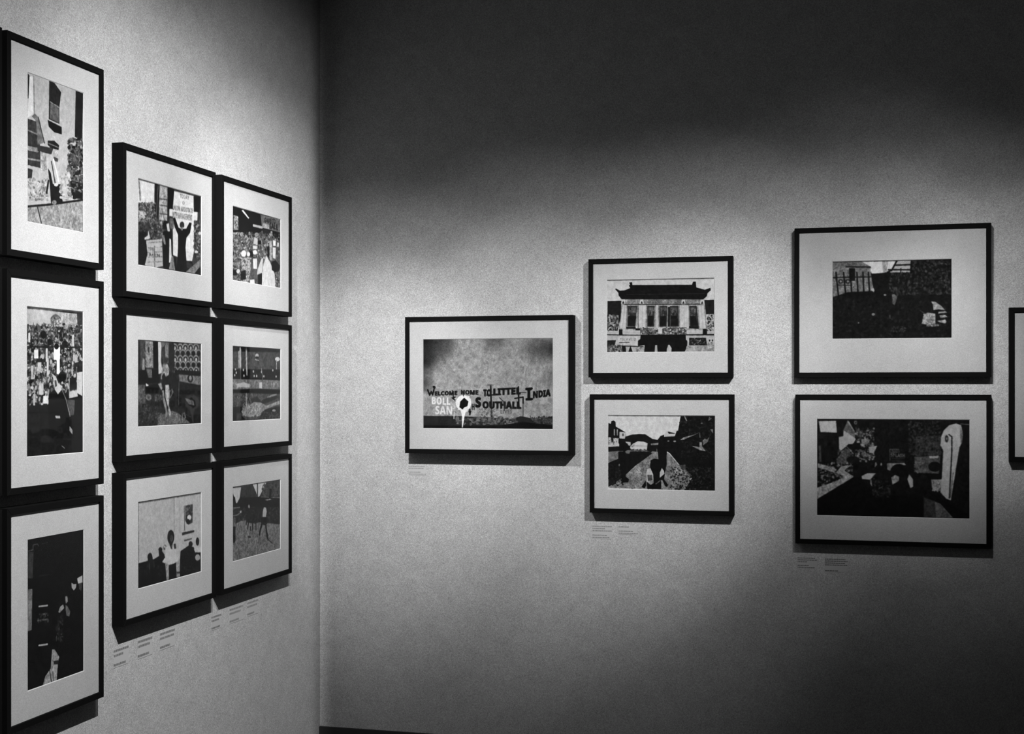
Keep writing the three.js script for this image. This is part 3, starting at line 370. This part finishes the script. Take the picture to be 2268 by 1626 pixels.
PR.E = sheet(14, ...WIDE, [[65, 52], [2185, 68], [60, 1395], [2185, 1450]], (p) => {
  p.bg(17); p.specks(160, 70, 60, 2180, 1400, 50, 8, 26);
  p.poly(175, 85, 80, 325, 75, 340, 240, 110, 232); p.poly(60, 85, 420, 115, 420, 125, 650, 90, 650);
  p.poly(165, 365, 300, 430, 290, 430, 205, 530, 270, 600, 330, 570, 400, 500, 400, 460, 440, 370, 510); p.poly(90, 430, 205, 490, 70, 590, 230, 590, 320); p.line(150, 14, 495, 80, 580, 220); p.oval(90, 600, 100, 22, 28); p.oval(20, 602, 102, 8, 14);
  p.poly(70, 340, 600, 460, 450, 560, 560, 480, 690, 330, 660); p.specks(50, 340, 480, 560, 680, 22, 40, 110); p.line(120, 8, 460, 420, 570, 540);
  p.specks(110, 600, 180, 860, 620, 26, 14, 150); p.poly(130, 680, 330, 800, 340, 790, 380, 680, 440); p.poly(160, 780, 440, 900, 425, 850, 540, 790, 520); p.poly(15, 560, 390, 660, 380, 680, 470, 580, 480); p.oval(20, 560, 620, 90, 50); p.oval(100, 720, 545, 36, 30); p.oval(120, 665, 640, 14, 16); p.oval(100, 745, 640, 16, 20);
  p.specks(90, 70, 660, 560, 980, 26, 14, 130); p.poly(130, 70, 670, 310, 730, 300, 800, 180, 760, 70, 730); p.poly(130, 320, 800, 400, 710, 530, 700, 440, 770, 560, 850, 500, 880);
  p.poly(150, 60, 1010, 330, 920, 480, 830, 570, 860, 62, 1170); p.poly(11, 62, 1180, 570, 865, 700, 900, 830, 1100, 1540, 1150, 1540, 1430, 60, 1395);
  p.poly(60, 1430, 300, 1780, 280, 1780, 560, 1430, 570); p.specks(160, 1340, 80, 1790, 560, 26, 20, 60); p.poly(82, 1415, 580, 1780, 570, 1760, 820, 1440, 800); p.specks(60, 1420, 590, 1700, 800, 26, 60, 110); p.poly(170, 1625, 570, 1755, 565, 1745, 600, 1630, 605); p.oval(18, 1700, 720, 90, 70);
  p.line(90, 9, 1078, 640, 1075, 475, 1200, 475, 1205, 520, 1090, 520); p.text(84, 'NO', [1100, 485], [1190, 485], [1100, 512]); p.text(110, 'SPLASH', [1085, 532], [1290, 540], [1085, 580]); p.line(44, 12, 1110, 600, 1280, 605); p.line(50, 10, 1100, 640, 1280, 645);
  p.poly(130, 1035, 670, 1280, 665, 1300, 700, 1180, 690, 1090, 780, 1040, 760); p.oval(14, 1200, 790, 120, 110); p.oval(120, 880, 700, 16, 44); p.oval(140, 955, 685, 12, 22); p.oval(16, 910, 760, 50, 60);
  p.poly(165, 680, 850, 760, 810, 880, 810, 800, 900, 690, 890); p.poly(120, 800, 900, 820, 900, 830, 1000, 800, 960); p.poly(150, 1095, 870, 1150, 835, 1205, 860, 1200, 920, 1110, 970); p.poly(165, 1320, 890, 1345, 825, 1400, 900, 1400, 1000, 1360, 1020); p.specks(60, 830, 880, 1080, 1150, 22, 10, 56); p.line(80, 9, 920, 1030, 980, 990);
  p.poly(150, 1650, 900, 1800, 900, 1790, 1000, 1740, 1080, 1660, 1010); p.specks(24, 1660, 910, 1780, 1060, 18, 110, 190);
  p.poly(178, 1790, 300, 1830, 210, 1900, 140, 2000, 115, 2070, 140, 2095, 260, 2080, 380, 2045, 450, 1990, 800, 1925, 1195, 1860, 1170, 1780, 1080, 1800, 880, 1820, 500, 1780, 420); p.poly(110, 2050, 140, 2095, 260, 2080, 390, 2060, 380); p.line(26, 17, 1900, 270, 1940, 300, 1940, 500, 1905, 1160); p.oval(40, 1868, 330, 24, 52); p.oval(120, 1868, 330, 12, 20); p.line(60, 8, 1960, 800, 1920, 1150);
  p.line(120, 10, 2060, 122, 2180, 130); p.poly(52, 1550, 1150, 1700, 1200, 1930, 1440, 1550, 1430); p.poly(90, 1700, 1210, 1780, 1240, 1960, 1440, 1720, 1440); p.poly(12, 1640, 1080, 1800, 1180, 2185, 1400, 2185, 1450, 1980, 1440, 1780, 1240);
}, 2);
const plainPrint = (seed) => sheet(seed, 300, 450, [[0, 0], [300, 0], [0, 450], [300, 450]], (p) => { p.bg(70); p.specks(120, 0, 0, 300, 450, 22, 20, 130, 1.6); p.poly(24, 0, 300, 300, 340, 300, 450, 0, 450); });

// ---------------------------------------------------------------- framed photographs
const FACE = 0.018, BEVEL = 0.0012;
function rail(length, depth) {                                // one mitred length of moulding lying along x, its outer edge at y = 0
  const s = new THREE.Shape();
  s.moveTo(-length / 2, 0); s.lineTo(length / 2, 0); s.lineTo(length / 2 - FACE, FACE); s.lineTo(-length / 2 + FACE, FACE); s.closePath();
  const g = new THREE.ExtrudeGeometry(s, { depth: depth - BEVEL * 2, bevelEnabled: true, bevelThickness: BEVEL, bevelSize: BEVEL, bevelOffset: -BEVEL, bevelSegments: 2 });
  g.translate(0, 0, BEVEL);
  return g;
}
const railCache = {};
const railOf = (l, d) => railCache[l.toFixed(4) + '/' + d] ??= rail(l, d);
function mountGeometry(w, h, win, zf, thick) {                // front sheet with a window
  const s = new THREE.Shape();
  s.moveTo(0, 0); s.lineTo(w, 0); s.lineTo(w, h); s.lineTo(0, h); s.closePath();
  const [x0, y0, x1, y1] = win, b = thick, o = new THREE.Path();
  o.moveTo(x0 - b, y0 - b); o.lineTo(x0 - b, y1 + b); o.lineTo(x1 + b, y1 + b); o.lineTo(x1 + b, y0 - b); o.closePath();
  s.holes.push(o);
  const front = new THREE.ShapeGeometry(s);
  front.translate(0, 0, zf);
  return front;
}
function bevelGeometry(win, zf, thick) {                      // the slanted cut round the window
  const [x0, y0, x1, y1] = win, b = thick, zb = zf - thick;
  const O = [[x0 - b, y0 - b], [x1 + b, y0 - b], [x1 + b, y1 + b], [x0 - b, y1 + b]], I = [[x0, y0], [x1, y0], [x1, y1], [x0, y1]], p = [], ix = [];
  for (let i = 0; i < 4; i++) {
    const j = (i + 1) % 4, n = p.length / 3;
    p.push(...O[i], zf, ...O[j], zf, ...I[j], zb, ...I[i], zb);
    ix.push(n, n + 1, n + 2, n, n + 2, n + 3);
  }
  const g = new THREE.BufferGeometry();
  g.setAttribute('position', new THREE.Float32BufferAttribute(p, 3));
  g.setIndex(ix); g.computeVertexNormals();
  return g;
}
// wall: 'left' or 'back'; a0, a1: edges of the opening along the wall (left to right as seen); y0, y1: foot and head; win: edges of the print
function framed({ wall, a0, a1, y0, y1, win, print, label, group, depth = wall === 'left' ? 0.041 : 0.037 }) {
  const g = thing('framed_photograph', label, 'picture', group);
  const w = Math.abs(a1 - a0), h = y1 - y0, mid = (a0 + a1) / 2, ow = w + 2 * FACE, oh = h + 2 * FACE;
  if (wall === 'left') { g.position.set(0, y0 - FACE, mid); g.rotation.y = Math.PI / 2; } else g.position.set(mid, y0 - FACE, 0);
  const part = (name, geo, mat, x, y, z, rz = 0, parent = g) => { const m = mesh(name, geo, mat, parent); m.position.set(x, y, z); m.rotation.z = rz; return m; };
  part('frame_rail', railOf(ow, depth), frameMat, 0, 0, 0);
  part('frame_rail', railOf(ow, depth), frameMat, 0, oh, 0, Math.PI);
  part('frame_rail', railOf(oh, depth), frameMat, ow / 2, oh / 2, 0, Math.PI / 2);
  part('frame_rail', railOf(oh, depth), frameMat, -ow / 2, oh / 2, 0, -Math.PI / 2);
  const zg = depth - 0.0045, zm = depth - 0.0065, thick = 0.002, zp = zm - thick;
  const u = (a) => (wall === 'left' ? a0 - a : a - a0);        // along the opening from its left edge
  const wn = [u(win[0]), win[2] - y0, u(win[1]), win[3] - y0];
  const mount = part('mount', mountGeometry(w, h, wn, zm, thick), matBoard, -w / 2, FACE, 0);
  mesh('mount_bevel', bevelGeometry(wn, zm, thick), bevelMat, mount);
  const pw = wn[2] - wn[0], ph = wn[3] - wn[1];
  part('print', new THREE.BoxGeometry(pw, ph, 0.0008), print, -w / 2 + (wn[0] + wn[2]) / 2, FACE + (wn[1] + wn[3]) / 2, zp - 0.0004);
  part('backing_board', new THREE.BoxGeometry(w, h, zp - 0.0008 - 0.006), boardMat, 0, FACE + h / 2, (zp - 0.0008 + 0.006) / 2);
  part('glass', new THREE.PlaneGeometry(w, h), glassMat, 0, FACE + h / 2, zg);
  return g;
}
const GRID = 'framed photographs in the grid on the left wall', BACK = 'framed photographs on the back wall';
// left wall, from the near end to the far end
const C1 = { wall: 'left', a0: 2.21, a1: 1.774, group: GRID }, C2 = { wall: 'left', a0: 1.627, a1: 1.052, group: GRID }, C3 = { wall: 'left', a0: 0.97, a1: 0.401, group: GRID };
const R1 = [[1.951, 2.517], [1.308, 1.88], [0.667, 1.237]], R2 = [[1.879, 2.319], [1.367, 1.809], [0.858, 1.297]];
const rows1 = (i) => ({ y0: R1[i][0], y1: R1[i][1] }), rows2 = (i) => ({ y0: R2[i][0], y1: R2[i][1] });
framed({ ...C1, ...rows1(0), win: [2.126, 1.854, 2.036, 2.444], print: PR.c1r1, label: 'tall framed photograph of a figure in a cap outside a pale house' });
framed({ ...C1, ...rows1(1), win: [2.129, 1.856, 1.39, 1.801], print: PR.c1r2, label: 'tall framed photograph of a seated figure before a wall crowded with pictures' });
framed({ ...C1, ...rows1(2), win: [2.126, 1.853, 0.747, 1.16], print: PR.c1r3, label: 'tall framed photograph, almost all black with a pale face at its foot' });
framed({ ...C2, ...rows2(0), win: [1.545, 1.128, 1.968, 2.24], print: PR.c2r1, label: 'framed photograph of a dark figure holding up a large white placard' });
framed({ ...C2, ...rows2(1), win: [1.546, 1.128, 1.456, 1.729], print: PR.c2r2, label: 'framed photograph of a thin standing child beside patterned wallpaper and a fireplace' });
framed({ ...C2, ...rows2(2), win: [1.545, 1.129, 0.944, 1.216], print: PR.c2r3, label: 'framed photograph of a figure in a white shirt against a pale wall with a poster' });
framed({ ...C3, ...rows2(0), win: [0.887, 0.475, 1.97, 2.238], print: PR.c3r1, label: 'framed photograph of a crowded shop interior with hanging signs' });
framed({ ...C3, ...rows2(1), win: [0.888, 0.475, 1.457, 1.729], print: PR.c3r2, label: 'framed photograph of pale poles and bright blurs over banded dark water' });
framed({ ...C3, ...rows2(2), win: [0.887, 0.478, 0.948, 1.217], print: PR.c3r3, label: 'framed photograph of walking figures under two white triangles of sky' });
for (let i = 0; i < 3; i++)
  framed({ wall: 'left', a0: 2.704, a1: 2.268, ...rows1(i), win: [2.622, 2.349, R1[i][0] + 0.084, R1[i][0] + 0.494], print: plainPrint(90 + i), group: GRID,
    label: ['tall black frame cut off by the left edge, top of its column', 'tall black frame cut off by the left edge, middle of its column', 'tall black frame cut off by the left edge, lowest of its column'][i] });
// back wall, left to right
framed({ wall: 'back', a0: 0.419, a1: 1.096, y0: 1.324, y1: 1.854, win: [0.479, 1.029, 1.411, 1.778], print: PR.A, depth: 0.052, group: BACK, label: 'large framed photograph of a painted wall reading welcome home' });
framed({ wall: 'back', a0: 1.193, a1: 1.733, y0: 1.638, y1: 2.077, win: [1.25, 1.677, 1.721, 2.01], print: PR.B, group: BACK, label: 'framed photograph of a theatre front with an upswept dark roof' });
framed({ wall: 'back', a0: 1.198, a1: 1.737, y0: 1.094, y1: 1.534, win: [1.254, 1.68, 1.173, 1.467], print: PR.C, group: BACK, label: 'framed photograph of a street with a dark figure before a pale sky' });
framed({ wall: 'back', a0: 2.006, a1: 2.69, y0: 1.637, y1: 2.177, win: [2.131, 2.567, 1.767, 2.063], print: PR.D, group: BACK, label: 'large framed photograph of a dark yard with railings and pale sacks' });
framed({ wall: 'back', a0: 2.009, a1: 2.691, y0: 0.994, y1: 1.534, win: [2.073, 2.631, 1.087, 1.457], print: PR.E, group: BACK, label: 'large framed photograph of a dark shop counter with a tall white cabinet' });
framed({ wall: 'back', a0: 2.79, a1: 3.47, y0: 1.321, y1: 1.859, win: [2.852, 3.403, 1.408, 1.777], print: sheet(97, 450, 300, [[0, 0], [450, 0], [0, 300], [450, 300]], (p) => { p.bg(80); p.specks(140, 0, 0, 450, 300, 22, 20, 130); p.poly(26, 0, 210, 450, 190, 450, 300, 0, 300); }), group: BACK, label: 'black frame cut off by the right edge of the picture' });

// ---------------------------------------------------------------- captions printed on small cards under the frames
function captionMaterial(seed, w, h, lines, tone) {
  const cv = document.createElement('canvas'), S = 2600;
  cv.width = Math.round(w * S); cv.height = Math.round(h * S);
  const c = cv.getContext('2d'), r = rng(seed), lh = cv.height / lines.length;
  c.fillStyle = grey(149); c.fillRect(0, 0, cv.width, cv.height);
  lines.forEach((len, i) => {
    let x = 2;
    while (len && x < cv.width * len - 4) { const ww = 5 + r() * 20; for (let k = 0; k < ww; k += 2.4) { const t = r(); c.fillStyle = grey((tone + t * 40) * 0.78); c.fillRect(x + k, lh * (i + 0.22 + (t < 0.3 ? -0.08 : 0)), 1.7, lh * 0.5); } x += ww + 4; }
  });
  const s = c.getImageData(0, 0, cv.width, cv.height).data, d = new Uint8Array(s.length);
  for (let y = 0; y < cv.height; y++) d.set(s.subarray(y * cv.width * 4, (y + 1) * cv.width * 4), (cv.height - 1 - y) * cv.width * 4);
  const t = new THREE.DataTexture(d, cv.width, cv.height);
  t.colorSpace = THREE.SRGBColorSpace; t.magFilter = THREE.LinearFilter; t.minFilter = THREE.LinearMipmapLinearFilter; t.generateMipmaps = true; t.needsUpdate = true;
  return new THREE.MeshStandardMaterial({ name: 'printed_caption', map: t, roughness: 0.9 });
}
function caption(wall, a0, a1, y0, y1, lines, label, seed, tone = 60) {
  const w = Math.abs(a1 - a0), h = y1 - y0;
  const m = mesh('wall_caption', new THREE.BoxGeometry(w, h, 0.0008), captionMaterial(seed, w, h, lines, tone), scene);
  if (wall === 'left') { m.position.set(0.0004, (y0 + y1) / 2, (a0 + a1) / 2); m.rotation.y = Math.PI / 2; } else m.position.set((a0 + a1) / 2, (y0 + y1) / 2, 0.0004);
  m.userData = { label, category: 'caption', group: 'small printed captions' };
}
caption('back', 0.399, 0.475, 1.212, 1.252, [0.96, 0.85, 0, 0.75, 1], 'small grey caption under the welcome home photograph', 201, 112);
caption('back', 1.184, 1.264, 0.968, 1.022, [0.95, 0.6, 1, 0, 0.65, 0.9], 'longer caption under the street photograph, left of two', 202, 90);
caption('back', 1.291, 1.369, 0.988, 1.022, [0.5, 0, 0.7, 0.98], 'shorter caption under the street photograph, right of two', 203, 90);
caption('back', 1.997, 2.071, 0.876, 0.919, [0.9, 1, 0.5, 0, 0.6, 0.9], 'caption under the shop counter photograph, left of two', 204, 40);
caption('back', 2.101, 2.187, 0.866, 0.918, [0.9, 1, 0.8, 0.98, 0, 0, 0.6], 'caption under the shop counter photograph, right of two', 205, 40);
caption('left', 1.634, 1.548, 0.708, 0.766, [1, 0.65, 0, 0.8], 'first caption from the left under the left wall frames', 206);
caption('left', 1.491, 1.401, 0.708, 0.769, [1, 0.8, 0, 0.75], 'second caption from the left under the left wall frames', 207);
caption('left', 1.351, 1.252, 0.71, 0.769, [1, 0.95, 0, 0.7], 'third caption from the left under the left wall frames', 208);
caption('left', 0.988, 0.913, 0.712, 0.764, [1, 0.7, 0, 0.8], 'fourth caption from the left under the left wall frames', 209);
caption('left', 0.848, 0.74, 0.712, 0.769, [1, 0.8, 0, 0.7], 'fifth caption from the left under the left wall frames', 210, 90);
caption('left', 0.703, 0.609, 0.715, 0.771, [1, 0.9, 0, 0.6], 'rightmost caption under the left wall frames', 211, 90);

// ---------------------------------------------------------------- lighting track and spotlights (above the picture)
function lightingTrack(x0, x1, z0, z1, label) {
  const t = thing('lighting_track', label, 'light track', 'ceiling lighting tracks');
  t.position.set((x0 + x1) / 2, CEIL, (z0 + z1) / 2);
  const lx = Math.max(0.036, x1 - x0), lz = Math.max(0.036, z1 - z0), along = lx > lz;
  mesh('channel', box(-lx / 2, lx / 2, -0.034, 0, -lz / 2, lz / 2), lampBlack, t);
  for (const s of [-1, 1]) mesh('end_cap', along ? box(s * lx / 2 - 0.01, s * lx / 2 + 0.01, -0.038, 0, -0.021, 0.021) : box(-0.021, 0.021, -0.038, 0, s * lz / 2 - 0.01, s * lz / 2 + 0.01), lampBlack, t);
}
lightingTrack(0.2, 4.2, 2.0, 2.0, 'black lighting track running along the back wall');
lightingTrack(1.54, 1.54, 2.06, 4.6, 'black lighting track running beside the left wall');
for (const s of SPOTS) {
  const g = thing('track_spotlight', s.label, 'spotlight', 'track spotlights');
  const at = new THREE.Vector3(...s.at), to = new THREE.Vector3(...s.to), dir = to.clone().sub(at).normalize();
  const pivot = at.clone().addScaledVector(dir, -0.13);
  const top = CEIL - 0.036;                                   // underside of the track
  g.position.set(pivot.x, top, pivot.z);
  const drop = top - pivot.y;
  const can = mesh('lamp_can', new THREE.LatheGeometry([[0.001, -0.10], [0.034, -0.10], [0.040, -0.09], [0.040, 0.04], [0.052, 0.075], [0.052, 0.135], [0.048, 0.135], [0.046, 0.118], [0.001, 0.118]].map((p) => new THREE.Vector2(...p)), 40), lampBlack, g);
  can.position.set(0, -drop, 0);
  can.quaternion.setFromUnitVectors(new THREE.Vector3(0, 1, 0), dir);
  const lens = mesh('lens', new THREE.CylinderGeometry(0.044, 0.044, 0.004, 36), lampLens, can);
  lens.position.y = 0.121;
  const stem = mesh('stem', new THREE.CylinderGeometry(0.008, 0.008, drop - 0.02, 16), lampBlack, g);
  stem.position.y = -(drop - 0.02) / 2;
  mesh('adapter', box(-0.05, 0.05, -0.04, 0, -0.017, 0.017), lampBlack, g);
  if (s.door) {                                               // a hinged flap that keeps the beam off the back wall: its tip ends just short of the line to the corner
    const d = new THREE.Vector3(-at.x, 0, -at.z).normalize(), side = new THREE.Vector3(-d.z, 0, d.x);
    const a = at.clone().addScaledVector(side, 0.07).addScaledVector(d, -0.02), b = at.clone().addScaledVector(d, 0.26).addScaledVector(side, -0.0022), len = a.distanceTo(b), m = a.clone().add(b).multiplyScalar(0.5);
    const flap = mesh('barn_door', new THREE.BoxGeometry(len, 0.46, 0.002), lampBlack, g);
    flap.position.set(m.x - pivot.x, at.y - 0.14 - top, m.z - pivot.z);
    flap.rotation.y = -Math.atan2(b.z - a.z, b.x - a.x);
  }
  for (const [cd, angle] of [[s.cd, s.angle], [s.cd * 0.35, s.angle * 1.467]]) {   // the lamp's beam and the weaker field round it
    const light = new THREE.SpotLight(0xffffff, cd, 0, angle * Math.PI / 180, 1, 2);
    light.name = 'track_spotlight_beam';
    light.position.copy(at).addScaledVector(dir, 0.012);
    light.target.position.copy(to);
    light.castShadow = true; light.shadow.mapSize.set(2048, 2048); light.shadow.radius = s.door ? 0.25 : 1.6; light.shadow.bias = -0.0005;
    scene.add(light, light.target);
  }
}

renderer.render(scene, camera);
